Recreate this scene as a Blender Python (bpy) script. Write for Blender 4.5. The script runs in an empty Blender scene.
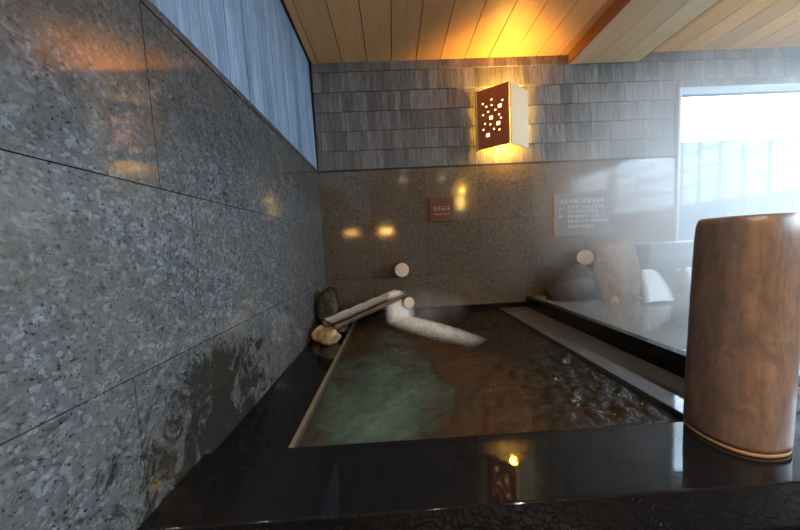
import bpy, bmesh, math, random
from mathutils import Vector, Matrix
random.seed(7)
S = bpy.context.scene
C = S.collection
PI = math.pi

# ------------------------------------------------------------------ helpers
def obj(name, bm, mat, parent=None, smooth=False, bevel=0.0, recalc=True):
    if recalc: bmesh.ops.recalc_face_normals(bm, faces=bm.faces)
    me = bpy.data.meshes.new(name); bm.to_mesh(me); bm.free()
    if smooth:
        for p in me.polygons: p.use_smooth = True
    for m in (mat if isinstance(mat, (list, tuple)) else [mat]): me.materials.append(m)
    o = bpy.data.objects.new(name, me); C.objects.link(o)
    if parent: o.parent = parent
    if bevel:
        b = o.modifiers.new('bevel', 'BEVEL'); b.width = bevel; b.segments = 3; b.limit_method = 'ANGLE'
        b.angle_limit = math.radians(40)
    return o

def tag(o, label, cat, group=None, kind=None):
    o['label'] = label; o['category'] = cat
    if group: o['group'] = group
    if kind: o['kind'] = kind
    return o

def struct(o, label=None):
    o['kind'] = 'structure'
    if label: o['label'] = label
    return o

def empty(name, loc=(0, 0, 0), rz=0.0):
    o = bpy.data.objects.new(name, None); C.objects.link(o)
    o.location = loc; o.rotation_euler = (0, 0, rz); o.empty_display_size = .1
    return o

def box(bm, x0, y0, z0, x1, y1, z1, mi=0):
    v = [bm.verts.new(p) for p in ((x0,y0,z0),(x1,y0,z0),(x1,y1,z0),(x0,y1,z0),(x0,y0,z1),(x1,y0,z1),(x1,y1,z1),(x0,y1,z1))]
    fs = []
    for q in ((0,3,2,1),(4,5,6,7),(0,1,5,4),(1,2,6,5),(2,3,7,6),(3,0,4,7)):
        f = bm.faces.new([v[i] for i in q]); f.material_index = mi; fs.append(f)
    return v

def boxes(*bs):
    bm = bmesh.new()
    for b in bs: box(bm, *b)
    return bm

def tube(bm, pts, rads, n=20, cap=True, squash=1.0):
    rings = []
    pts = [Vector(p) for p in pts]
    for i, p in enumerate(pts):
        d = (pts[min(i+1, len(pts)-1)] - pts[max(i-1, 0)]).normalized()
        a = Vector((0, 0, 1)) if abs(d.z) < .95 else Vector((0, 1, 0))
        u = d.cross(a).normalized(); w = u.cross(d).normalized()
        rings.append([bm.verts.new(p + rads[i]*(math.cos(t*2*PI/n)*u + squash*math.sin(t*2*PI/n)*w)) for t in range(n)])
    for a, b in zip(rings, rings[1:]):
        for t in range(n): bm.faces.new((a[t], a[(t+1) % n], b[(t+1) % n], b[t]))
    if cap:
        bm.faces.new(rings[0]); bm.faces.new(list(reversed(rings[-1])))
    return rings

def hash3(x, y, z, s):
    return (math.sin(x*12.9+s*3.1)*math.cos(y*9.7+s)+math.sin(z*11.3+s*7.7+x*5))*.5

# ------------------------------------------------------------------ materials
def mat(name):
    m = bpy.data.materials.new(name); m.use_nodes = True
    nt = m.node_tree; b = nt.nodes['Principled BSDF']
    return m, nt, b

def N(nt, t, **kw):
    n = nt.nodes.new(t)
    for k, v in kw.items():
        if k in n.inputs: n.inputs[k].default_value = v
        else: setattr(n, k, v)
    return n

def ramp(nt, fac, stops):
    r = nt.nodes.new('ShaderNodeValToRGB')
    e = r.color_ramp.elements
    while len(e) < len(stops): e.new(.5)
    for i, (p, c) in enumerate(stops):
        e[i].position = p; e[i].color = (c[0], c[1], c[2], 1) if not isinstance(c, float) else (c, c, c, 1)
    nt.links.new(fac, r.inputs['Fac']); return r.outputs['Color']

def coords(nt, scale=(1, 1, 1), loc=(0, 0, 0), rot=(0, 0, 0)):
    tc = nt.nodes.new('ShaderNodeNewGeometry'); mp = nt.nodes.new('ShaderNodeMapping')
    mp.inputs['Scale'].default_value = scale; mp.inputs['Location'].default_value = loc
    mp.inputs['Rotation'].default_value = rot
    nt.links.new(tc.outputs['Position'], mp.inputs['Vector']); return mp.outputs['Vector']

def noise(nt, vec, scale, detail=6, rough=.6, dist=0):
    n = N(nt, 'ShaderNodeTexNoise', Scale=scale, Detail=detail, Roughness=rough, Distortion=dist)
    nt.links.new(vec, n.inputs['Vector']); return n.outputs['Fac']

def mix(nt, fac, a, b, mode='MIX'):
    n = nt.nodes.new('ShaderNodeMix'); n.data_type = 'RGBA'; n.blend_type = mode
    for s, v in ((n.inputs['Factor'], fac), (n.inputs['A'], a), (n.inputs['B'], b)):
        if isinstance(v, (int, float)): s.default_value = v
        elif isinstance(v, tuple): s.default_value = (v[0], v[1], v[2], 1)
        else: nt.links.new(v, s)
    return n.outputs['Result']

def mth(nt, op, a, b=None, clamp=False):
    n = nt.nodes.new('ShaderNodeMath'); n.operation = op; n.use_clamp = clamp
    for i, v in enumerate((a, b)):
        if v is None: continue
        if isinstance(v, (int, float)): n.inputs[i].default_value = v
        else: nt.links.new(v, n.inputs[i])
    return n.outputs[0]

def bump(nt, b, h, strength=.3, dist=.01):
    n = N(nt, 'ShaderNodeBump', Strength=strength, Distance=dist)
    nt.links.new(h, n.inputs['Height']); nt.links.new(n.outputs['Normal'], b.inputs['Normal']); return n

def simple(name, col, rough=.5, metal=0, spec=.5, emit=None, es=0):
    m, nt, b = mat(name)
    b.inputs['Base Color'].default_value = (*col, 1); b.inputs['Roughness'].default_value = rough
    b.inputs['Metallic'].default_value = metal; b.inputs['Specular IOR Level'].default_value = spec
    if emit: b.inputs['Emission Color'].default_value = (*emit, 1); b.inputs['Emission Strength'].default_value = es
    return m

def granite(name, dark, mid, light, warm, rough=.22, stains_and_dim=False, spec=.6):
    m, nt, b = mat(name); L = nt.links
    v = coords(nt)
    gi = nt.nodes.new('ShaderNodeNewGeometry')
    big = noise(nt, v, 3.2, 5, .6, .6)
    midn = noise(nt, v, 26, 5, .72, .8)
    fine = noise(nt, v, 95, 3, .7)
    c = ramp(nt, midn, [(.30, dark), (.47, mid), (.56, mid), (.72, light)])
    sp = ramp(nt, fine, [(.34, 0.0), (.44, 1.0)])
    c = mix(nt, sp, tuple(x*.45 for x in dark), c)
    vo = N(nt, 'ShaderNodeTexVoronoi', Scale=95.0); L.new(v, vo.inputs['Vector'])
    cr = ramp(nt, vo.outputs['Color'], [(.0, 0.0), (.66, 0.0), (.82, .45)])
    c = mix(nt, cr, c, light)
    wf = ramp(nt, big, [(.42, 0.0), (.68, .8)])
    c = mix(nt, wf, c, mix(nt, .65, c, warm))
    # tone of each slab
    tone = mth(nt, 'MULTIPLY_ADD', gi.outputs['Random Per Island'], .16)
    nt.nodes[-1].inputs[2].default_value = .92
    cc = nt.nodes.new('ShaderNodeVectorMath'); cc.operation = 'SCALE'
    L.new(c, cc.inputs[0]); L.new(tone, cc.inputs['Scale']); c = cc.outputs[0]
    if stains_and_dim:   # flaked dark mineral staining, low on the wall beside the bath, with a shape of its own
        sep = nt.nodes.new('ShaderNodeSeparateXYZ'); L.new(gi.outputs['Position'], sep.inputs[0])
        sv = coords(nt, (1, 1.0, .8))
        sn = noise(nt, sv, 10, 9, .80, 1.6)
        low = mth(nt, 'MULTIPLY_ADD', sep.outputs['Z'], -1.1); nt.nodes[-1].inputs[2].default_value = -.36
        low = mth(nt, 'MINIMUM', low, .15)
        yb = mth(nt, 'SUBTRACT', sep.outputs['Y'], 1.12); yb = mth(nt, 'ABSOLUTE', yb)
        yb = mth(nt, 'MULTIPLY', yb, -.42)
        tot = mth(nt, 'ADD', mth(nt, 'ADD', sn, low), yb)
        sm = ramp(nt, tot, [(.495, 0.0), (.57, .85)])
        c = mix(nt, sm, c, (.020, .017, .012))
        up = mth(nt, 'MULTIPLY_ADD', sep.outputs['Z'], .9); nt.nodes[-1].inputs[2].default_value = -.25  # upper wall darkened in its colour, where it reflects less
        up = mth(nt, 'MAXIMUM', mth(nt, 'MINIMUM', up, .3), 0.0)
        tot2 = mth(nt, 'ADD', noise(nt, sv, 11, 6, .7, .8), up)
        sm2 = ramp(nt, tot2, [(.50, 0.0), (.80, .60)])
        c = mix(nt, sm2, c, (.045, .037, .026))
    L.new(c, b.inputs['Base Color'])
    rr = ramp(nt, midn, [(.3, rough*.8), (.7, rough*1.3)])
    L.new(rr, b.inputs['Roughness']); b.inputs['Specular IOR Level'].default_value = spec
    bump(nt, b, midn, .045, .002)
    return m

def shingle(name, c1, c2, rough=.6):
    m, nt, b = mat(name); L = nt.links
    gi = nt.nodes.new('ShaderNodeNewGeometry')
    v = coords(nt, (1, 1, .06))
    st = noise(nt, v, 60, 5, .7)
    st2 = noise(nt, v, 15, 4, .6)
    c = ramp(nt, gi.outputs['Random Per Island'], [(0, c1), (1, c2)])
    s = ramp(nt, st, [(.3, .55), (.7, 1.25)])
    c = mix(nt, 1.0, c, s, 'MULTIPLY')
    s2 = ramp(nt, st2, [(.3, .75), (.7, 1.15)])
    c = mix(nt, 1.0, c, s2, 'MULTIPLY')
    L.new(c, b.inputs['Base Color']); b.inputs['Roughness'].default_value = rough
    bump(nt, b, st, .5, .004)
    return m

def wood(name, c1, c2, axis='Y', rough=.5, knots=0.0, scale=1.0, spec=.4):
    m, nt, b = mat(name); L = nt.links
    gi = nt.nodes.new('ShaderNodeNewGeometry')
    sc = {'X': (.05, 1, 1), 'Y': (1, .05, 1), 'Z': (1, 1, .05)}[axis]
    v = coords(nt, tuple(s*scale for s in sc))
    st = noise(nt, v, 22, 6, .65, .4)
    c = ramp(nt, st, [(.3, c1), (.7, c2)])
    t = ramp(nt, gi.outputs['Random Per Island'], [(0, .86), (1, 1.08)])
    c = mix(nt, 1.0, c, t, 'MULTIPLY')
    L.new(c, b.inputs['Base Color']); b.inputs['Roughness'].default_value = rough
    b.inputs['Specular IOR Level'].default_value = spec
    bump(nt, b, st, .12, .003)
    return m

M_tileL = granite('left wall granite', (.040,.041,.042), (.122,.130,.140), (.31,.335,.37), (.15,.135,.11), .06, True, spec=.8)
M_tileB = granite('back wall granite', (.060,.049,.038), (.145,.120,.096), (.27,.235,.20), (.21,.145,.09), .085, spec=.55)
M_black = granite('black polished granite', (.006,.006,.007), (.009,.009,.010), (.014,.014,.016), (.010,.009,.008), .03, spec=.38)
M_divider = simple('dark grey polished granite', (.085,.087,.092), .05, spec=.6)
M_grout = simple('dark joint', (.03,.028,.026), .8)
M_shB = shingle('weathered cedar shingle', (.150,.142,.135), (.265,.252,.24))
M_shL = shingle('bluish side board', (.20,.30,.43), (.31,.43,.58), .38)  # bluer and lighter than the back wall shingles
M_ceil = wood('cedar ceiling plank', (.86,.43,.16), (.94,.53,.24), 'Y', .45)
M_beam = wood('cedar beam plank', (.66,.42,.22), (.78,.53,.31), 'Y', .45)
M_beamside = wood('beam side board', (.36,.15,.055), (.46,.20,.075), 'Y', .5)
M_gap = simple('plank gap', (.10,.05,.02), .8)
M_white = simple('white painted frame', (.62,.66,.70), .4)
M_walnut = wood('red brown panel', (.46,.15,.06), (.60,.21,.085), 'Z', .45)
M_cream = simple('cream lamp board', (.85,.66,.40), .5)
M_edge = simple('lamp edge board', (.65,.48,.25), .5)
M_signtext = simple('pale lettering', (.62,.52,.45), .5)
M_signtext2 = simple('white lettering', (.80,.80,.82), .5)

# ------------------------------------------------------------------ camera
cam = bpy.data.cameras.new('camera'); co = bpy.data.objects.new('camera', cam); C.objects.link(co)
cam.sensor_fit = 'HORIZONTAL'; cam.sensor_width = 36.0; cam.lens = 270.61*36/800; cam.clip_start = .02
r = Vector((.99838859, -.02710789, -.0498536)); u = Vector((.05163485, .06955298, .99624105)); w = Vector((.02353852, .99720988, -.07084061))
co.matrix_world = Matrix(((r.x, u.x, -w.x, 0), (r.y, u.y, -w.y, 0), (r.z, u.z, -w.z, 0), (0, 0, 0, 1)))
S.camera = co

# ------------------------------------------------------------------ room
XL, XR, YB, YR = -.756, 5.4, 3.0, -3.0
ZC, ZT, ZF = 1.965, .846, -1.12
Z0 = -.75            # top of the bath copings
WX0, WX1, WZ0, WZ1 = 3.20, 5.0, -.45, 1.56

# floor: pebbly dark stone
mF, nt, b = mat('dark pebble floor')
v = coords(nt); vo = N(nt, 'ShaderNodeTexVoronoi', Scale=38.0); nt.links.new(v, vo.inputs['Vector'])
c = ramp(nt, vo.outputs['Color'], [(.2, (.018,.013,.011)), (.6, (.05,.032,.026)), (.85, (.085,.07,.05))])
e = N(nt, 'ShaderNodeTexVoronoi', Scale=38.0, feature='DISTANCE_TO_EDGE'); nt.links.new(v, e.inputs['Vector'])
k = ramp(nt, e.outputs['Distance'], [(0, 0.0), (.09, 1.0)])
nt.links.new(mix(nt, k, (.006,.005,.005), c), b.inputs['Base Color']); b.inputs['Roughness'].default_value = .35
bump(nt, b, k, .6, .006)
# The floor just before the bath is a raised step, the bathing floor lies around it
struct(obj('floor', boxes((XL-.2, YR-.2, ZF-.2, XR+.2, 3.2, ZF)), mF))
bm = boxes((XL+.005, -.75, ZF, XR-.01, .708, -.90))
tag(obj('bath_step', bm, mF, bevel=.01), 'dark pebble-surfaced step running along the front of the black granite bath edge', 'step')

def slab_wall(name, axis, const, thick, u_rng, zs, us_by_row, m, backing, gap=.0035):
    """slabs of stone standing on a wall; axis 'X' = wall in the YZ plane"""
    bm = bmesh.new()
    for k in range(len(zs)-1):
        us = us_by_row[k]
        for a, c in zip(us, us[1:]):
            a2, c2, z0, z1 = a+gap/2, c-gap/2, zs[k]+gap/2, zs[k+1]-gap/2
            if axis == 'X': box(bm, const-thick, a2, z0, const, c2, z1)
            else: box(bm, a2, const, z0, c2, const+thick, z1)
    return bm

def rows(lo, hi, first, step):
    r_ = [lo]; x = first
    while x < hi-.05:
        if x > lo+.05: r_.append(x)
        x += step
    r_.append(hi); return r_

# left wall: stone slabs below, shingles above
zj = [ZF, -.336-.0, .227, ZT-.035]
usl = [rows(YR, YB, -3.0+.32, .575), rows(YR, YB, -2.72, .575), rows(YR, YB, -3.0+.49, .5)]
usl = [rows(YR, YB, .767-.56*6, .56), rows(YR, YB, .50-.56*6, .56), rows(YR, YB, .93-.54*7, .54)]
bm = slab_wall('wall_left', 'X', XL, .03, None, zj, usl, 0, None)
for f in bm.faces: f.material_index = 0
box(bm, XL-.2, YR-.2, ZF-.2, XL-.031, YB+.2, ZC+.2, 1)
box(bm, XL-.031, YR, ZT-.034, XL+.004, YB, ZT-.004, 0)      # stone capping strip
def shingles(bm, axis, const, lo, hi, zrows, mi, holes=()):
    sgn = 1
    for k in range(len(zrows)-1):
        z0, z1 = zrows[k], zrows[k+1]
        x = lo - random.random()*.05
        while x < hi:
            wd = random.choice((.05, .065, .08, .10, .12, .15))
            a, c = max(x, lo), min(x+wd-.0025, hi)
            x += wd
            if c-a < .01: continue
            t0 = .017+random.random()*.004; zz = z0+random.uniform(-.001, .001)
            top = min(z1+.012, zrows[-1])
            if any(not (c < h[0] or a > h[1] or z1 < h[2] or z0 > h[3]) for h in holes):
                continue
            P = []
            if axis == 'X':
                q = [(const, a, zz), (const+t0, a, zz), (const+.004, a, top), (const, a, top), (const, c, zz), (const+t0, c, zz), (const+.004, c, top), (const, c, top)]
            else:
                q = [(a, const, zz), (a, const-t0, zz), (a, const-.004, top), (a, const, top), (c, const, zz), (c, const-t0, zz), (c, const-.004, top), (c, const, top)]
            vs = [bm.verts.new(p) for p in q]
            for f in ((0,1,2,3), (4,7,6,5), (0,4,5,1), (1,5,6,2), (2,6,7,3), (3,7,4,0)):
                fc = bm.faces.new([vs[i] for i in f]); fc.material_index = mi
zr = [ZT, 1.05, 1.255, 1.455, 1.66, 1.865, ZC]
shingles(bm, 'X', XL-.031, YR, YB, [ZT, ZC], 2)
struct(obj('wall_left', bm, [M_tileL, M_grout, M_shL]))

# back wall with a big window opening at the right
zjb = [ZF, -.34, .245, ZT-.02]
edges = rows(XL, WX0, XL+.55, .59)
usb = [edges, edges, edges]
bm = slab_wall('wall_back', 'Y', YB, .03, None, zjb, usb, 0, None, gap=.0025)
box(bm, WX0, YB, ZF, WX1, YB+.03, WZ0); box(bm, WX1, YB, ZF, XR, YB+.03, ZT-.02)
box(bm, XL-.03, YB+.031, ZF-.2, WX0, YB+.2, ZC+.2, 1); box(bm, WX1, YB+.031, ZF-.2, XR+.2, YB+.2, ZC+.2, 1)
box(bm, WX0, YB+.031, ZF-.2, WX1, YB+.2, WZ0, 1); box(bm, WX0, YB+.031, WZ1, WX1, YB+.2, ZC+.2, 1)
box(bm, XL, YB-.001, ZT-.02, WX0, YB+.031, ZT, 1)
shingles(bm, 'Y', YB+.031, XL, WX0, [z for z in zr[:4]], 2)
shingles(bm, 'Y', YB+.031, XL, WX0, [zr[3], zr[4]], 2)
shingles(bm, 'Y', YB+.031, XL, XR, [WZ1+.01, zr[4]], 2, holes=((XL-1, WX0, 0, 3),))
shingles(bm, 'Y', YB+.031, XL, XR, [zr[4], zr[5], zr[6]], 2)
shingles(bm, 'Y', YB+.031, WX1, XR, zr[:4]+[WZ1], 2)
struct(obj('wall_back', bm, [M_tileB, M_grout, M_shB]))

# rear and right walls (right wall carries another tall window)
bm = boxes((XL-.2, YR-.2, ZF-.2, XR+.2, YR, ZC+.2))
m_plain = granite('rear wall stone', (.045,.040,.035), (.08,.07,.06), (.15,.13,.11), (.12,.09,.06), .4)
struct(obj('wall_rear', bm, m_plain))
RY0, RY1, RZ0, RZ1 = -2.2, 2.6, .45, 1.7
bm = boxes((XR, YR, ZF-.2, XR+.2, RY0, ZC+.2), (XR, RY1, ZF-.2, XR+.2, YB+.03, ZC+.2), (XR, RY0, ZF-.2, XR+.2, RY1, RZ0), (XR, RY0, RZ1, XR+.2, RY1, ZC+.2))
struct(obj('wall_right', bm, m_plain))

# ceiling of planks running away from the camera, with a dropped box beam
bm = bmesh.new()
x = -.69-.26
while x < XR:
    box(bm, max(x+.004, XL), YR, ZC, min(x+.256, XR), YB+.03, ZC+.02, 0); x += .26
box(bm, XL-.2, YR-.2, ZC+.014, XR+.2, YB+.2, ZC+.2, 1)
struct(obj('ceiling', bm, [M_ceil, M_gap]))
bm = bmesh.new()
x = 2.0
for k in range(3): box(bm, x+k*.25+.002, YR, 1.855, x+(k+1)*.25-.002, YB, 1.875, 0)
box(bm, 2.0, YR, 1.866, 2.75, YB, ZC-.001, 1)
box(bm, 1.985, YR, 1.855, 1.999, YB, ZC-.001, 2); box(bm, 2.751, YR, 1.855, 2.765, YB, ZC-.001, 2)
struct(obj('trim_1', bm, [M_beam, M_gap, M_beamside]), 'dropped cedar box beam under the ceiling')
# black skirting along the foot of the back wall
struct(obj('trim_2', boxes((XL+.001, YB-.035, -1.0, WX1, YB-.001, -.70)), M_black, bevel=.004), 'black granite skirting at the foot of the back wall')

# windows
def front_only(nt, f):      # a clear sheet reflects at its outer face only
    g = nt.nodes.new('ShaderNodeNewGeometry')
    return mth(nt, 'MULTIPLY', f, mth(nt, 'SUBTRACT', 1.0, g.outputs['Backfacing']))
def glass(name):
    m, nt, b = mat(name); nt.nodes.remove(b); out = nt.nodes['Material Output']
    t = N(nt, 'ShaderNodeBsdfTransparent', Color=(.93,.96,.98,1)); g = N(nt, 'ShaderNodeBsdfGlossy', Roughness=.03)
    fr = N(nt, 'ShaderNodeFresnel', IOR=1.45); mx = nt.nodes.new('ShaderNodeMixShader')
    nt.links.new(front_only(nt, fr.outputs[0]), mx.inputs[0]); nt.links.new(t.outputs[0], mx.inputs[1]); nt.links.new(g.outputs[0], mx.inputs[2])
    nt.links.new(mx.outputs[0], out.inputs['Surface']); return m
M_glass = glass('window glass')
wd = empty('window_1', (WX0, YB, WZ0)); struct(wd)
def rel(bm, o): bmesh.ops.translate(bm, verts=bm.verts, vec=-Vector(o)); return bm
fw = .028
obj('window_frame', rel(boxes((WX0, YB-.02, WZ0, WX0+fw, YB+.08, WZ1), (WX1-fw, YB-.02, WZ0, WX1, YB+.08, WZ1),
    (WX0+fw, YB-.02, WZ1-fw, WX1-fw, YB+.08, WZ1), (WX0+fw, YB-.02, WZ0, WX1-fw, YB+.08, WZ0+fw)), (WX0, YB, WZ0)), M_white, wd)
obj('pane', rel(boxes((WX0+fw, YB+.02, WZ0+fw, WX1-fw, YB+.028, WZ1-fw)), (WX0, YB, WZ0)), M_glass, wd)
wd = empty('window_2', (XR, RY0, RZ0)); struct(wd)
bs = [(XR-.02, RY0, RZ0, XR+.08, RY1, RZ0+.04), (XR-.02, RY0, RZ1-.04, XR+.08, RY1, RZ1)]
for yy in (RY0, -.62, .98, RY1-.04): bs.append((XR-.02, yy, RZ0+.04, XR+.08, yy+.04, RZ1-.04))
obj('window_frame', rel(boxes(*bs), (XR, RY0, RZ0)), M_white, wd)
bs = []      # square lattice bars over the side window
for k in range(1, 16):
    yy = RY0+.04+k*.294
    bs.append((XR-.03, yy, RZ0+.04, XR-.005, yy+.032, RZ1-.04))
for k in range(1, 4):
    zz = RZ0+.04+k*.29; bs.append((XR-.045, RY0+.04, zz, XR-.031, RY1-.04, zz+.032))
obj('lattice', rel(boxes(*bs), (XR, RY0, RZ0)), M_white, wd)
for ya, yb_ in ((RY0+.04, -.62), (-.58, .98), (1.02, RY1-.04)):
    obj('pane', rel(boxes((XR+.02, ya, RZ0+.04, XR+.028, yb_, RZ1-.04)), (XR, RY0, RZ0)), M_glass, wd)

# ------------------------------------------------------------------ baths
mA = mat('bath floor stone'); M_basin, nt, b = mA
v = coords(nt); n1 = noise(nt, v, 2.3, 5, .65, .5); n2 = noise(nt, v, 19, 6, .75, .6)
gp = nt.nodes.new('ShaderNodeNewGeometry')
# greenish mineral growth on the basin stones towards the left wall, iron brown in the middle
sep = nt.nodes.new('ShaderNodeSeparateXYZ'); nt.links.new(gp.outputs['Position'], sep.inputs[0])
gx = mth(nt, 'MULTIPLY_ADD', sep.outputs['X'], -.75); nt.nodes[-1].inputs[2].default_value = .55
gg = mth(nt, 'ADD', gx, mth(nt, 'MULTIPLY', mth(nt, 'SUBTRACT', n1, .5), 1.7))
cc = ramp(nt, gg, [(.10, (.42,.19,.08)), (.40, (.26,.16,.09)), (.66, (.22,.30,.22)), (.95, (.36,.52,.40))])
cc = mix(nt, 1.0, cc, ramp(nt, n2, [(.3, .45), (.7, 1.3)]), 'MULTIPLY')
nt.links.new(cc, b.inputs['Base Color']); b.inputs['Roughness'].default_value = .8
M_basin2 = simple('second bath stone', (.16,.16,.15), .7)
PX0, PX1, PY0, PY1, PZ = -.434, 1.16, 1.0, YB-.036, -1.30
bath = empty('stone_bath', (.36, 2.0, ZF))
tag(bath, 'black granite hot spring bath in the corner, below the log spout and box wall lamp', 'bath')
off = (.36, 2.0, ZF)
obj('front_coping', rel(boxes((XL+.002, .715, ZF, 2.35, PY0, Z0)), off), M_black, bath, bevel=.006)
obj('side_ledge', rel(boxes((XL+.002, PY0+.001, ZF, PX0-.014, PY1, -.782), (PX0-.0135, PY0+.001, ZF, PX0, PY1, -.80)), off), M_black, bath, bevel=.004)
M_lip = wood('pale wet edge strip', (.16,.125,.085), (.26,.21,.15), 'Y', .35)
obj('edge_strip', rel(boxes((PX0-.013, PY0+.001, -.799, PX0+.003, PY1, -.762)), off), M_lip, bath)['label'] = 'pale worn edging strip'
obj('divider_coping', rel(boxes((PX1, PY0+.001, ZF, 1.46, PY1, Z0)), off), M_divider, bath, bevel=.005)['label'] = 'dark grey polished coping between the two baths'
obj('basin', rel(boxes((PX0+.004, PY0+.001, PZ, PX1-.001, PY1, PZ+.18)), off), M_basin, bath)

# second bath, its rim a little higher and brim full
bath2 = empty('stone_bath', (2.6, 2.0, ZF)); off2 = (2.6, 2.0, ZF)
tag(bath2, 'raised black granite hot spring bath full to the brim under the misty window', 'bath')
Z2 = -.634
obj('rim', rel(boxes((1.461, PY0+.001, ZF, 1.52, PY1, Z2), (1.521, PY0+.001, ZF, 4.9, PY0+.07, Z2), (4.9, PY0+.001, ZF, 4.97, PY1, Z2)), off2), M_black, bath2, bevel=.004)
obj('basin', rel(boxes((1.521, PY0+.071, ZF, 4.899, PY1, -1.0)), off2), M_basin2, bath2)

def water_mat(name, tint, rough, s1, st, body=None, spray=None, bodymix=.0):
    m, nt, b = mat(name); nt.nodes.remove(b); out = nt.nodes['Material Output']; L = nt.links
    v = coords(nt, (1, 1, 1)); n = noise(nt, v, s1, 3, .55, .3); n2 = noise(nt, v, s1*3.2, 2, .5)
    h = mth(nt, 'ADD', n, mth(nt, 'MULTIPLY', n2, .35))
    bp = N(nt, 'ShaderNodeBump', Strength=st, Distance=.035); L.new(h, bp.inputs['Height'])
    t = N(nt, 'ShaderNodeBsdfTransparent', Color=(*tint, 1)); g = N(nt, 'ShaderNodeBsdfGlossy', Roughness=rough)
    L.new(bp.outputs[0], g.inputs['Normal'])
    fr = N(nt, 'ShaderNodeFresnel', IOR=1.33); L.new(bp.outputs[0], fr.inputs['Normal'])
    base = t.outputs[0]
    if body:
        d = N(nt, 'ShaderNodeBsdfDiffuse', Color=(*body, 1))
        if spray: L.new(spray(nt), d.inputs['Color'])
        mb = nt.nodes.new('ShaderNodeMixShader'); mb.inputs[0].default_value = bodymix
        L.new(base, mb.inputs[1]); L.new(d.outputs[0], mb.inputs[2]); base = mb.outputs[0]
    mx = nt.nodes.new('ShaderNodeMixShader'); L.new(front_only(nt, fr.outputs[0]), mx.inputs[0]); L.new(base, mx.inputs[1]); L.new(g.outputs[0], mx.inputs[2])
    L.new(mx.outputs[0], out.inputs['Surface']); return m
def murk(nt):    # green and iron-brown mineral clouds in the water
    v = coords(nt); n1 = noise(nt, v, 2.6, 6, .62, .6)
    sp_ = nt.nodes.new('ShaderNodeSeparateXYZ'); nt.links.new(v, sp_.inputs[0])
    gx = mth(nt, 'ABSOLUTE', mth(nt, 'ADD', sp_.outputs['X'], .12)); gy = mth(nt, 'ABSOLUTE', mth(nt, 'SUBTRACT', sp_.outputs['Y'], 1.35))
    d_ = mth(nt, 'ADD', mth(nt, 'MULTIPLY', gx, .95), mth(nt, 'MULTIPLY', gy, .45))
    d_ = mth(nt, 'ADD', d_, mth(nt, 'MULTIPLY', mth(nt, 'SUBTRACT', n1, .5), 1.1))
    return ramp(nt, d_, [(.02, (.22,.31,.25)), (.24, (.13,.18,.14)), (.42, (.10,.07,.045)), (.62, (.15,.075,.035)), (.95, (.05,.035,.022))])
M_water = water_mat('bath water', (.74,.80,.74), .03, 16, .6, (.11,.10,.07), murk, .45)
M_water2 = water_mat('second bath water', (.75,.8,.82), .09, 7, .12, (.42,.44,.45), None, .45)
from mathutils import noise as mn
def ripple(o):
    for v_ in o.data.vertices:
        x_, y_ = v_.co.x, v_.co.y
        k_ = .35+.65*min(1, max(0, (x_-.1)/.7))
        e_ = min(1, max(0, min(x_-PX0, PX1-x_, y_-PY0, PY1-y_)/.05))
        v_.co.z += e_*k_**1.1*(.014*mn.noise(Vector((x_*8, y_*8, 1)))+.014*mn.noise(Vector((x_*21, y_*21, 4)))+.004*mn.noise(Vector((x_*45, y_*45, 9))))
    for p_ in o.data.polygons: p_.use_smooth = True
    return o
def up(o):
    if o.data.polygons[0].normal.z < 0: o.data.flip_normals()
    return o
def sheet(x0, y0, x1, y1, z, nx=40, ny=40, amp=0):
    bm = bmesh.new(); g = []
    for i in range(nx+1):
        g.append([bm.verts.new((x0+(x1-x0)*i/nx, y0+(y1-y0)*j/ny, z)) for j in range(ny+1)])
    for i in range(nx):
        for j in range(ny): bm.faces.new((g[i][j], g[i+1][j], g[i+1][j+1], g[i][j+1]))
    return bm
tag(ripple(up(obj('bath_water', sheet(PX0+.0035, PY0+.001, PX1-.0005, PY1, -.772, 220, 270), M_water))), 'dark rippling hot spring water in the corner bath', 'water', kind='stuff')
tag(up(obj('bath_water', sheet(1.5205, PY0+.071, 4.8995, PY1, Z2-.006), M_water2)), 'pale misty water filling the raised bath under the window', 'water', kind='stuff')

# ------------------------------------------------------------------ tall wooden post at the front right
M_post, nt, b = mat('old brown log'); L = nt.links
v = coords(nt, (1, 1, .13)); st = noise(nt, v, 30, 6, .7, .5); bl = noise(nt, coords(nt, (1, 1, .55)), 13, 7, .75, 1.2)
c = ramp(nt, st, [(.28, (.21,.125,.085)), (.52, (.33,.20,.14)), (.75, (.43,.29,.21))])
c = mix(nt, ramp(nt, bl, [(.42, 0.0), (.62, .75)]), c, (.13,.105,.095))
c = mix(nt, ramp(nt, noise(nt, coords(nt, (1, 1, .6)), 13, 4, .6, .6), [(.56, 0.0), (.76, .55)]), c, (.40,.20,.10))
L.new(c, b.inputs['Base Color']); b.inputs['Roughness'].default_value = .33; b.inputs['Specular IOR Level'].default_value = .6
bump(nt, b, st, .18, .006)
M_reflection = wood('painted reflection ring', (.60,.35,.15), (.75,.48,.24), 'X', .5)  # lighter colour paints the light reflected at the post's foot
px, py, pr = 1.213, .915, .126
post = empty('log_post', (px, py, Z0)); tag(post, 'tall brown rounded log post standing on the black granite bath edge', 'post')
def ring(z, rr, n=64):
    o = []
    for t in range(n):
        a = 2*PI*t/n; ca, sa = math.cos(a), math.sin(a); q = 2.3
        k_ = 1/((abs(ca)**q+abs(sa)**q)**(1/q))
        o.append((z*.022+ca*k_*rr*(1+.012*math.sin(3*a+z*3)), sa*k_*rr*.93*(1+.01*math.cos(2*a)), z))
    return o
bm = bmesh.new(); prof = [(.012, pr*.985), (.03, pr*1.0), (.1, pr*1.005), (.25, pr), (.45, pr*.985), (.62, pr*.97), (.72, pr*.955), (.765, pr*.935), (.784, pr*.90), (.792, pr*.85), (.794, pr*.6), (.794, pr*.2)]
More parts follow.
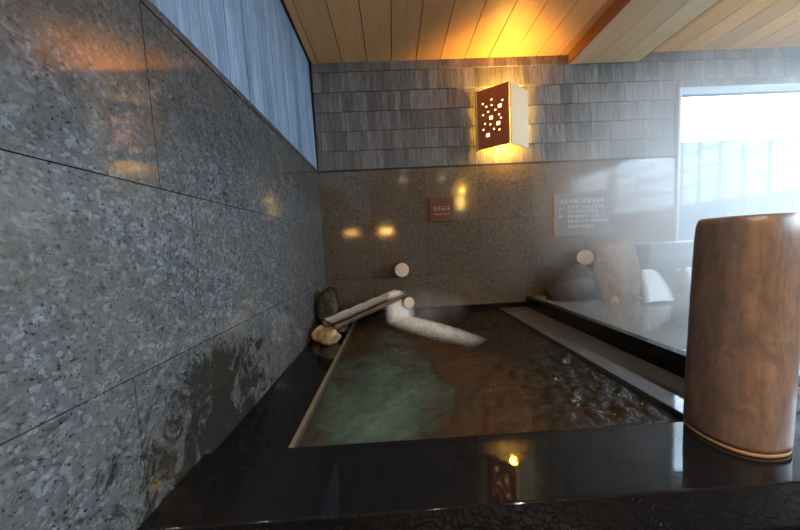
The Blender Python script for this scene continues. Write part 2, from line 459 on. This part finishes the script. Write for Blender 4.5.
rs = [[bm.verts.new(p) for p in ring(z, rr)] for z, rr in prof]
for a, c_ in zip(rs, rs[1:]):
    for t in range(64): bm.faces.new((a[t], a[(t+1) % 64], c_[(t+1) % 64], c_[t]))
bm.faces.new(list(reversed(rs[0]))); bm.faces.new(rs[-1])
obj('trunk', bm, M_post, post, smooth=True)
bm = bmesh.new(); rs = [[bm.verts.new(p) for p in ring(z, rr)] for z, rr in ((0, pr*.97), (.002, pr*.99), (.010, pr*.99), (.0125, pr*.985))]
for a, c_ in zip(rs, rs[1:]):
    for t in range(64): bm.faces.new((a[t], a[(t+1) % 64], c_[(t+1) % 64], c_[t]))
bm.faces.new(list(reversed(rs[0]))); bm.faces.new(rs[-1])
obj('reflection_ring', bm, M_reflection, post, smooth=True)['label'] = 'pale orange ring for the light reflected at the foot of the log'

# ------------------------------------------------------------------ wall lamps
def holes_panel(nx, ny, W, H, T, holes):
    bm = bmesh.new()
    vs = {}
    def vert(i, j, k):
        if (i, j, k) not in vs: vs[(i, j, k)] = bm.verts.new((i*W/nx, -T if k else 0, j*H/ny))
        return vs[(i, j, k)]
    solid = lambda i, j: 0 <= i < nx and 0 <= j < ny and (i, j) not in holes
    for i in range(nx):
        for j in range(ny):
            if not solid(i, j): continue
            bm.faces.new([vert(*q) for q in ((i,j,1),(i+1,j,1),(i+1,j+1,1),(i,j+1,1))])
            bm.faces.new([vert(*q) for q in ((i,j,0),(i,j+1,0),(i+1,j+1,0),(i+1,j,0))])
            for (di, dj, e0, e1) in ((-1,0,(i,j),(i,j+1)), (1,0,(i+1,j+1),(i+1,j)), (0,-1,(i+1,j),(i,j)), (0,1,(i,j+1),(i+1,j+1))):
                if not solid(i+di, j+dj):
                    bm.faces.new([vert(e0[0], e0[1], 0), vert(e1[0], e1[1], 0), vert(e1[0], e1[1], 1), vert(e0[0], e0[1], 1)])
    return bm
M_glow = simple('lit lamp paper', (.9,.7,.4), .6, emit=(1, .58, .22), es=2.6)
def clusters():
    hs = set()
    for (i, j, s) in ((8,25,1),(5,22,1),(12,20,2),(8,22,1),(10,19,1),(7,15,2),(12,16,1),(3,18,1),(4,13,1),(7,12,1),(11,11,2),(13,14,1),(9,9,1),(5,6,2),(12,8,1),
                      (3,24,1),(14,23,1),(6,19,1),(3,10,1)):
        for a in range(s):
            for c_ in range(s): hs.add((i+a, j+c_))
    return hs
HS = clusters()
def wall_lamp(loc, rz, label):
    # plan: triangular box; front board runs from the wall at left to a corner standing proud, side board returns to the wall
    t = empty('wall_lamp', loc, rz); t['label'] = label; t['category'] = 'lamp'
    Wd, Pj, Hh, Ret = .287, .19, .60, .27
    Lf = math.hypot(Wd, Pj); ang = -math.atan2(Pj, Wd)
    bm = holes_panel(18, 32, Lf-.022, Hh, .012, HS)
    bmesh.ops.transform(bm, matrix=Matrix.Translation((.014, -.02, 0)) @ Matrix.Rotation(ang, 4, 'Z'), verts=bm.verts)
    obj('front_panel', bm, M_walnut, t, recalc=True)
    obj('edge_board', boxes((-.004, -.035, -.008, .010, 0, Hh+.008)), M_edge, t)['label'] = 'pale edge board'
    # side board from the proud corner back to the wall
    bm = bmesh.new(); box(bm, 0, 0, 0, math.hypot(Ret, Pj)+.0, .012, Hh)
    a2 = math.atan2(Pj, Ret)
    bmesh.ops.transform(bm, matrix=Matrix.Translation((Wd+.008, -Pj-.02, 0)) @ Matrix.Rotation(a2, 4, 'Z'), verts=bm.verts)
    obj('side_board', bm, M_cream, t)['label'] = 'cream side board'
    # paper behind the holes
    bm = bmesh.new(); box(bm, 0, 0, 0, Lf-.05, .004, Hh-.06)
    bmesh.ops.transform(bm, matrix=Matrix.Translation((.035, -.012, .03)) @ Matrix.Rotation(ang, 4, 'Z'), verts=bm.verts)
    obj('paper_screen', bm, M_glow, t)
    bm = bmesh.new(); bmesh.ops.create_uvsphere(bm, u_segments=16, v_segments=10, radius=.028)
    bmesh.ops.translate(bm, verts=bm.verts, vec=(.27, -.075, Hh*.5))
    obj('bulb', bm, simple('bulb glow', (1, .8, .5), .5, emit=(1, .5, .08), es=60), t, smooth=True)
    return t
def warm_light(loc, power, name='lamp_light'):
    l = bpy.data.lights.new(name, 'POINT'); l.energy = power; l.color = (1, .58, .07); l.shadow_soft_size = .03
    o = bpy.data.objects.new(name, l); C.objects.link(o); o.location = loc; return o
lamp = wall_lamp((.965, YB+.002, .985), 0, 'red-brown perforated box lamp glowing on the shingled back wall')
for zz, pw in ((.50, 15.0), (.07, 6)):
    l = warm_light((.30, -.075, zz), pw); l.parent = lamp
M_warm = simple('warm lit shade', (.9,.6,.3), .5, emit=(1, .55, .12), es=26)
M_yel = simple('lit paper shade', (.9,.8,.4), .5, emit=(1, .72, .16), es=14)
pl = empty('paper_wall_lamp', (2.30, YR, 1.12)); tag(pl, 'glowing yellow paper box lamp high on the rear stone wall', 'lamp')
obj('shade', boxes((-.10, .02, 0, .10, .12, .38)), M_yel, pl, bevel=.015)
obj('backplate', boxes((-.16, 0, -.02, .16, .02, .44)), M_walnut, pl)
warm_light((2.30, YR+.25, 1.66), 14)  # added warm uplight over the rear lamp, to brighten the ceiling
sl = empty('wall_light', (-.19, YR+.0, .50)); tag(sl, 'small wide warm light low on the rear wall beside the left wall', 'lamp')
obj('shade', boxes((-.19, .03, -.07, .19, .10, .07)), M_warm, sl, bevel=.02)
obj('backplate', boxes((-.21, 0, -.09, .21, .03, .09)), M_walnut, sl)

# ------------------------------------------------------------------ signs
def glyph(bm, x, z, s, y, d=.002, seed=0):
    rnd = random.Random(seed)
    t = s*.11
    n = rnd.choice((2, 3, 3, 4))
    for k_ in range(n):
        zz = z+s*(.1+.8*k_/max(1, n-1)); a = rnd.uniform(0, .2); c_ = rnd.uniform(.75, 1)
        box(bm, x+s*a, y-d, zz-t/2, x+s*c_, y, zz+t/2)
    for k_ in range(rnd.choice((1, 2, 2))):
        xx = x+s*rnd.choice((.2, .5, .8)); box(bm, xx-t/2, y-d*1.3, z+s*rnd.uniform(0, .3), xx+t/2, y, z+s*rnd.uniform(.7, 1))
sg = empty('wall_sign', (.556, YB, .368)); tag(sg, 'small red-brown wooden sign on the back wall left of the large notice board', 'sign')
obj('panel', boxes((-.133, -.022, -.126, .133, 0, .126)), wood('sign wood', (.16,.055,.03), (.22,.08,.045), 'X', .4), sg, bevel=.006)
def text_line(par, specs, m):
    bm = bmesh.new()
    for a_ in specs: glyph(bm, a_[0], a_[1], a_[2], a_[3], seed=a_[4])
    obj('lettering_line', bm, m, par)
text_line(sg, [(-.094+i*.049, -.008, .044, -.022, 20+i) for i in range(4)], M_signtext)
text_line(sg, [(-.085+i*.0255, -.055, .021, -.022, 40+i) for i in range(7)], M_signtext)
nb = empty('notice_board', (2.128, YB, .246)); tag(nb, 'large grey notice board with rows of white lettering on the back wall', 'sign')
M_board = simple('grey board', (.17,.165,.17), .35)
obj('panel', boxes((-.31, -.014, -.235, .32, 0, .235)), M_board, nb, bevel=.004)
obj('side_strip', boxes((-.325, -.022, -.24, -.311, 0, .24)), M_walnut, nb)['label'] = 'thin brown strip at the left edge'
sd = 100
def line(x0, z, s, n, gap=1.12):
    global sd
    text_line(nb, [(x0+i*s*gap, z, s, -.014, sd+i) for i in range(n)], M_signtext2); sd += n
line(-.26, .125, .046, 10)
line(-.17, .070, .034, 11); line(-.27, .050, .036, 1)
line(-.17, .020, .034, 9); line(-.17, -.035, .034, 11); line(-.27, -.030, .036, 1)
line(-.17, -.088, .034, 12); line(-.17, -.145, .034, 8)

# ------------------------------------------------------------------ rocks
def rock_mat(name, c1, c2, c3, rough=.6):
    m, nt, b = mat(name)
    n = noise(nt, coords(nt), 14, 7, .7, .5); nt.links.new(ramp(nt, n, [(.3, c1), (.5, c2), (.7, c3)]), b.inputs['Base Color'])
    b.inputs['Roughness'].default_value = rough; bump(nt, b, n, .6, .02); return m
R_dark = rock_mat('dark wet rock', (.012,.010,.009), (.03,.026,.022), (.07,.055,.04), .3)
R_brown = rock_mat('brown rock', (.20,.13,.085), (.38,.27,.19), (.56,.42,.31))
R_pale = rock_mat('pale tan rock', (.30,.19,.10), (.52,.36,.20), (.75,.60,.40), .45)
R_grey = rock_mat('grey stone', (.12,.12,.13), (.20,.205,.22), (.30,.31,.33), .5)
def rock(loc, size, m, label, seed, name='rock', group=None, cut=-.8, top=9):
    bm = bmesh.new(); bmesh.ops.create_icosphere(bm, subdivisions=4, radius=1)
    rnd = random.Random(seed)
    pl = []
    for k_ in range(11):
        d = Vector((rnd.gauss(0, 1), rnd.gauss(0, 1), rnd.gauss(0, 1))).normalized(); pl.append((d, rnd.uniform(.62, .9)))
    for v_ in bm.verts:
        p = v_.co.copy()
        for d, h in pl:
            q = p.dot(d)
            if q > h: p -= d*(q-h)*.85
        p *= 1+.06*hash3(p.x*2, p.y*2, p.z*2, seed)+.03*hash3(p.x*6, p.y*6, p.z*6, seed)
        p.z = min(max(p.z, cut), top+.12*p.x)
        v_.co = Vector((p.x*size[0], p.y*size[1], p.z*size[2]))
    zmin = min(v_.co.z for v_ in bm.verts)
    for v_ in bm.verts: v_.co.z -= zmin
    o = obj(name, bm, m, smooth=True); o.location = loc
    tag(o, label, 'rock', group); return o

# ---- spout group of the first bath
ZL = -.782
rock((-.63, 2.60, ZL), (.12, .22, .24), R_dark, 'dark wet rock against the left wall behind the log spout', 3)
rock((-.56, 2.22, ZL), (.105, .075, .08), R_pale, 'pale tan rock under the near end of the log spout', 5)
rock((-.675, 2.33, ZL), (.07, .09, .075), R_pale, 'pale flat-topped rock wedged between the spout and left wall', 9)
rock((-.52, 2.50, ZL), (.075, .16, .09), R_dark, 'low black rock carrying the middle of the log spout', 12)
# basin-side dark boulder the spout rests on at the back
rock((-.12, 2.82, PZ), (.34, .13, .33), R_dark, 'black boulder in the back corner of the bath below the spout', 17)
# trough
def trough(A, B, ro, ri, m_out, name, label, cat):
    A, B = Vector(A), Vector(B); d = (B-A); Ln = d.length
    rot = d.to_track_quat('X', 'Z').to_matrix().to_4x4()
    t = empty(name, A); t.rotation_euler = rot.to_euler(); tag(t, label, cat)
    bm = bmesh.new(); n = 18; segs = 10; outer = []; inner = []
    for s in range(segs+1):
        x = Ln*s/segs; w_ = 1+.03*math.sin(s*1.7)
        outer.append([bm.verts.new((x, ro*w_*math.cos(PI+PI*k_/n), ro*w_*math.sin(PI+PI*k_/n)*.62)) for k_ in range(n+1)])
        inner.append([bm.verts.new((x, ri*w_*math.cos(PI+PI*k_/n), ri*w_*math.sin(PI+PI*k_/n)*.5)) for k_ in range(n+1)])
    for s in range(segs):
        for k_ in range(n):
            bm.faces.new((outer[s][k_], outer[s][k_+1], outer[s+1][k_+1], outer[s+1][k_]))
            bm.faces.new((inner[s][k_+1], inner[s][k_], inner[s+1][k_], inner[s+1][k_+1]))
        for k_ in (0, n): bm.faces.new((outer[s][k_], outer[s+1][k_], inner[s+1][k_], inner[s][k_]))
    for s in (0, segs):
        for k_ in range(n): bm.faces.new((outer[s][k_], outer[s][k_+1], inner[s][k_+1], inner[s][k_]))
    obj('log_shell', bm, m_out, t, smooth=False)
    return t, Ln
M_log = wood('wet split log', (.10,.06,.04), (.26,.17,.12), 'X', .3)
M_flow, nt, b = mat('running water')
b.inputs['Base Color'].default_value = (.97,.98,1,1); b.inputs['Metallic'].default_value = .25; b.inputs['Roughness'].default_value = .15; b.inputs['Specular IOR Level'].default_value = 1.0; b.inputs['Coat Weight'].default_value = 1.0; b.inputs['Alpha'].default_value = .92
vv = coords(nt, (1, 1, 1)); bump(nt, b, noise(nt, vv, 40, 3, .5), .8, .01)
A, B = (-.58, 2.27, -.625), (.05, 2.82, -.485)
tr, Ln = trough(A, B, .115, .097, M_log, 'log_spout', 'split log spout carrying bright water over the corner bath', 'spout')
bm = bmesh.new(); n = 14; segs = 16; g = []
for s in range(segs+1):
    x = .02+(Ln-.0)*s/segs
    g.append([bm.verts.new((x, .096*(k_/n*2-1), .016-.012*(1-(k_/n*2-1)**2)+.004*math.sin(s*1.9+k_))) for k_ in range(n+1)])
for s in range(segs):
    for k_ in range(n): bm.faces.new((g[s][k_], g[s][k_+1], g[s+1][k_+1], g[s+1][k_]))
o = obj('spout_water', bm, M_flow, smooth=True); o.matrix_world = Matrix.Translation(A) @ (Vector(B)-Vector(A)).to_track_quat('X', 'Z').to_matrix().to_4x4()
tag(o, 'shining sheet of hot water running along the log spout', 'water', kind='stuff')

# round pale log ends poking out of the back wall over each bath
M_bark = wood('log bark', (.07,.045,.03), (.16,.10,.06), 'Y', .6)
M_cut, nt, b = mat('cut log end')
tc = nt.nodes.new('ShaderNodeTexCoord'); ln = nt.nodes.new('ShaderNodeVectorMath'); ln.operation = 'LENGTH'
mp = nt.nodes.new('ShaderNodeMapping'); mp.inputs['Scale'].default_value = (1, 0, 1); nt.links.new(tc.outputs['Object'], mp.inputs['Vector']); nt.links.new(mp.outputs[0], ln.inputs[0])
wv = mth(nt, 'SINE', mth(nt, 'MULTIPLY', ln.outputs['Value'], 420))
nt.links.new(ramp(nt, mth(nt, 'MULTIPLY_ADD', wv, .5), [(0, (.9,.70,.52)), (.5, (.97,.85,.72))]), b.inputs['Base Color'])
b.inputs['Roughness'].default_value = .4
def log_end(loc, rad, ln_, rz, label, rx=0):
    t = empty('log_pipe', loc, rz); t.rotation_euler = (rx, 0, rz); tag(t, label, 'pipe', 'round log pipe ends over the baths')
    bm = bmesh.new(); tube(bm, [(0, 0, 0), (0, -ln_*.5, 0), (0, -ln_, 0)], [rad*1.02, rad, rad*.98], 28); obj('bark', bm, M_bark, t, smooth=False)
    bm = bmesh.new(); tube(bm, [(0, -ln_, 0), (0, -ln_-.006, 0), (0, -ln_-.009, 0)], [rad*.93, rad*.93, rad*.82], 28); obj('cut_end', bm, M_cut, t)['label'] = 'pale round cut face'
    return t
log_end((.085, YB-.005, -.255), .080, .16, .0, 'round log pipe with pale cut end on back wall above the split log spout')
log_end((2.11, YB-.005, -.225), .085, .16, -.35, 'round log pipe with pale cut end over the raised bath, beside the brown boulder')
# short thick log under the spout mouth, its cut end to the right
t = log_end((.10, 2.80, -.575), .062, .13, .25, 'short log block with orange-tan cut end under the mouth of the log spout')
t['category'] = 'log'; t['group'] = 'short log blocks'
del t['group']

# water falling from the mouth and racing over the surface
M_foam, nt, b = mat('white spray'); L = nt.links
b.inputs['Base Color'].default_value = (.97,.97,.97,1); b.inputs['Roughness'].default_value = .35
tc = nt.nodes.new('ShaderNodeTexCoord'); at_ = nt.nodes.new('ShaderNodeAttribute'); at_.attribute_name = 'fade'
fn = noise(nt, coords(nt, (1, .45, .3), (0, 0, 0), (0, 0, -.7)), 30, 5, .6, .4)
al = mth(nt, 'MULTIPLY', at_.outputs['Fac'], ramp(nt, fn, [(.25, .55), (.55, 1.0)]), True)
L.new(al, b.inputs['Alpha'])
def ribbon(pts, widths, fades, lift, n=14, name='falling_water'):
    bm = bmesh.new(); fl = bm.verts.layers.float.new('fade'); g = []
    pts = [Vector(p) for p in pts]
    for i, p in enumerate(pts):
        d = pts[min(i+1, len(pts)-1)]-pts[max(i-1, 0)]; d.z = 0
        s = Vector((d.y, -d.x, 0)).normalized(); row = []
        for k_ in range(n+1):
            q = k_/n*2-1
            v_ = bm.verts.new(p+s*q*widths[i]+Vector((0, 0, lift[i]*(1-q*q)+.004*math.sin(i*2.1+k_*1.7))))
            v_[fl] = fades[i]*max(0, 1-q*q)**1.3; row.append(v_)
        g.append(row)
    for i in range(len(pts)-1):
        for k_ in range(n): bm.faces.new((g[i][k_], g[i][k_+1], g[i+1][k_+1], g[i+1][k_]))
    return obj(name, bm, M_foam, smooth=True)
P0, P1, P2 = Vector((-.01, 2.80, -.48)), Vector((.05, 2.62, -.74)), Vector((.64, 1.93, -.757))
pts = []; wds = []; fds = []; lf = []
for i in range(9):
    s = i/8; pts.append((P0.x+(P1.x-P0.x)*s, P0.y+(P1.y-P0.y)*s, P0.z+(P1.z-P0.z)*s*s)); wds.append(.10+.07*s); fds.append(1.3); lf.append(.015+.02*s)
for i in range(1, 15):
    s = i/14; pts.append((P1.x+(P2.x-P1.x)*s, P1.y+(P2.y-P1.y)*s, P1.z+(P2.z-P1.z)*s)); wds.append(.17+.06*math.sin(s*PI)-.06*s); fds.append(1.5*(1-s)**.7); lf.append(.035*(1-s)+.014)
tag(ribbon(pts, wds, fds, lf), 'white water pouring from the spout mouth and streaking across the dark bath', 'water', kind='stuff')

# ---- rocks and fall of the second bath
ZB = -1.0
rock((1.86, 2.78, ZB), (.30, .17, .42), R_dark, 'dark rounded boulder at the left back corner of the raised bath', 21)
rock((2.30, 2.78, ZB), (.25, .19, .62), R_brown, 'tall brown boulder standing next to the second round log pipe', 44, top=.68)
rock((2.12, 2.52, ZB), (.08, .07, .235), R_pale, 'small pale stone in front of the tall brown boulder', 28)
rock((2.22, 2.40, ZB), (.10, .08, .215), R_pale, 'low pale stone nearest the rim at the foot of the brown boulder', 29)
rock((2.45, 2.66, ZB), (.34, .12, .235), R_brown, 'wide low brown rock under the milky waterfall', 31)
rock((3.06, 2.68, ZB), (.28, .14, .36), R_brown, 'brown rock right of the milky waterfall', 33)
rock((3.42, 2.7, ZB), (.24, .18, .40), R_pale, 'pale rock at the foot of the window beyond the brown rocks', 35)
o = obj('stone_trough', boxes((-.40, -.19, 0, .42, .19, .17)), R_grey, bevel=.02); o.location = (2.90, 2.77, -.27)
tag(o, 'long grey stone trough slab lying on the rocks below the window corner', 'trough')
o = obj('stone_slab', boxes((-.44, -.17, 0, .46, .20, .09)), rock_mat('dark grey slab', (.07,.07,.08), (.11,.115,.13), (.17,.18,.2)), bevel=.015); o.location = (2.93, 2.76, -.362)
tag(o, 'thin darker stone slab directly beneath the grey stone trough', 'slab')
for X0, X1, W0, W1, lab in ((2.40, 2.40, .07, .17, 'milky waterfall fanning out from the stone slab into the raised bath'), (2.80, 2.80, .05, .10, 'narrow second waterfall close beside the log post')):
    pts, wds, fds, lf = [], [], [], []
    for i in range(12):
        s_ = i/11; pts.append((X0+(X1-X0)*s_, 2.50-.10*s_-.04*s_*s_, -.355-.277*s_*s_)); wds.append(W0+(W1-W0)*s_); fds.append(1.4); lf.append(.015)
    bmw = ribbon(pts, wds, fds, lf, name='waterfall'); tag(bmw, lab, 'water', kind='stuff')

# ------------------------------------------------------------------ outdoors beyond the windows
M_snow = simple('pale ground', (.10,.11,.12), .9, spec=0)
struct(obj('ground', boxes((XL-3, 3.25, -1.6, 26, 26, -1.3), (5.7, -9, -1.6, 26, 3.25, -1.3)), M_snow))
M_lat = simple('pale lattice bars', (.012,.018,.024), .9, spec=0); M_latp = simple('pale lattice panel', (.026,.029,.032), .9, spec=0)
fn_ = empty('lattice_fence', (7.0, 3.6, -1.3)); tag(fn_, 'pale lattice screen fence receding outside the window', 'fence')
obj('panel', boxes((.03, 0, 0, .06, 2.0, 2.85)), M_latp, fn_)
bs = []
y = 0
while y < 2.01: bs.append((-.01, y, 0, .029, y+.05, 2.85)); y += .33
z = .2
bm = boxes(*bs)
while z < 2.9: box(bm, -.018, 0, z, -.011, 2.03, z+.05); z += .33
obj('bars', bm, M_lat, fn_)
M_out = simple('outdoor wall render', (.018,.024,.030), .9, spec=0)
hb = empty('outdoor_wall', (7.6, 6.5, -1.3)); tag(hb, 'pale plastered garden wall seen through the misty window', 'wall')
obj('wall_face', boxes((-3.2, 0, 0, -.65, .2, 3.45), (.02, 0, 0, 2.6, .2, 3.45), (-.65, .02, 3.25, .02, .2, 3.45)), M_out, hb)
obj('wall_panel', boxes((-.649, 0, 0, .019, .16, 3.249)), simple('white plaster', (.030,.033,.036), .9, spec=0), hb)

# ------------------------------------------------------------------ steam
def steam(name, label, center, half, dens, power=1.6, sc=1.6, lo=.35, aniso=.3, col=(.97,.985,1)):
    bm = bmesh.new(); box(bm, -half[0], -half[1], -half[2], half[0], half[1], half[2])
    m = bpy.data.materials.new(name+' vapour'); m.use_nodes = True; nt = m.node_tree; nt.nodes.clear(); L = nt.links
    out = nt.nodes.new('ShaderNodeOutputMaterial'); vs = N(nt, 'ShaderNodeVolumePrincipled', Anisotropy=aniso, Color=(*col, 1))
    tc = nt.nodes.new('ShaderNodeTexCoord'); mp = nt.nodes.new('ShaderNodeMapping'); mp.inputs['Scale'].default_value = tuple(1/h for h in half)
    L.new(tc.outputs['Object'], mp.inputs['Vector'])
    ln = nt.nodes.new('ShaderNodeVectorMath'); ln.operation = 'LENGTH'; L.new(mp.outputs[0], ln.inputs[0])
    f = mth(nt, 'SUBTRACT', 1.0, ln.outputs['Value'], True); f = mth(nt, 'POWER', f, power)
    nn = noise(nt, tc.outputs['Object'], sc, 3, .5, .5)
    nn = mth(nt, 'MAXIMUM', mth(nt, 'MULTIPLY', mth(nt, 'SUBTRACT', nn, lo), 2.5), 0.0)
    L.new(mth(nt, 'MULTIPLY', mth(nt, 'MULTIPLY', f, nn), dens), vs.inputs['Density'])
    L.new(vs.outputs[0], out.inputs['Volume'])
    o = obj(name, bm, m); o.location = center; tag(o, label, 'steam', kind='stuff'); return o
steam('steam', 'bright steam rising over the raised bath in front of the window', (2.62, 2.02, .2), (1.6, .95, 1.3), 1.45, 1.0, lo=.12, aniso=.15)
steam('steam', 'thin steam around the water pouring from the log spout', (.25, 2.45, -.58), (.45, .45, .18), 2.2, 1.0, 5)

# ------------------------------------------------------------------ light
W = bpy.data.worlds.new('sky'); S.world = W; W.use_nodes = True
bg = W.node_tree.nodes['Background']; bg.inputs['Color'].default_value = (.66,.84,1.0,1); bg.inputs['Strength'].default_value = 14
def portal(loc, rot, sx, sy):
    l = bpy.data.lights.new('window_portal', 'AREA'); l.shape = 'RECTANGLE'; l.size = sx; l.size_y = sy; l.cycles.is_portal = True
    o = bpy.data.objects.new('window_portal', l); C.objects.link(o); o.location = loc; o.rotation_euler = rot
portal(((WX0+WX1)/2, YB+.1, (WZ0+WZ1)/2), (-PI/2, 0, 0), WX1-WX0, WZ1-WZ0)
portal((XR+.1, (RY0+RY1)/2, (RZ0+RZ1)/2), (0, PI/2, 0), RZ1-RZ0, RY1-RY0)
# ceiling lights added behind the camera to fill the room
M_dl = simple('downlight glow', (1, 1, 1), .5, emit=(1, .86, .66), es=14)
for i, (lx, ly) in enumerate(((.4, -.9), (1.55, -.9), (.4, -2.2), (1.55, -2.2))):
    t = empty('fill_downlight', (lx, ly, ZC)); tag(t, 'added round ceiling light filling the room from behind the camera', 'ceiling light', 'added ceiling fill lights')
    bm = bmesh.new(); tube(bm, [(0, 0, -.012), (0, 0, 0)], [.085, .09], 28); obj('ring', bm, M_white, t)
    bm = bmesh.new(); tube(bm, [(0, 0, -.016), (0, 0, -.0125)], [.065, .065], 28); obj('lens', bm, M_dl, t)
    l = bpy.data.lights.new('fill_downlight_lamp', 'SPOT'); l.energy = 60; l.color = (1, .90, .78); l.spot_size = 2.5; l.spot_blend = .8; l.shadow_soft_size = .06
    o = bpy.data.objects.new('fill_downlight_lamp', l); C.objects.link(o); o.location = (0, 0, -.03); o.parent = t

S.cycles.use_denoising = True
try: S.cycles.denoiser = 'OPENIMAGEDENOISE'
except Exception: pass
S.cycles.max_bounces = 10; S.cycles.diffuse_bounces = 5; S.cycles.glossy_bounces = 4; S.cycles.transparent_max_bounces = 16; S.cycles.volume_bounces = 4
S.cycles.volume_step_rate = 3; S.cycles.sample_clamp_indirect = 6; S.cycles.caustics_reflective = False; S.cycles.caustics_refractive = False
S.view_settings.view_transform = 'Standard'; S.view_settings.look = 'None'; S.view_settings.gamma = 1; S.view_settings.use_curve_mapping = False
S.view_settings.exposure = 1.1
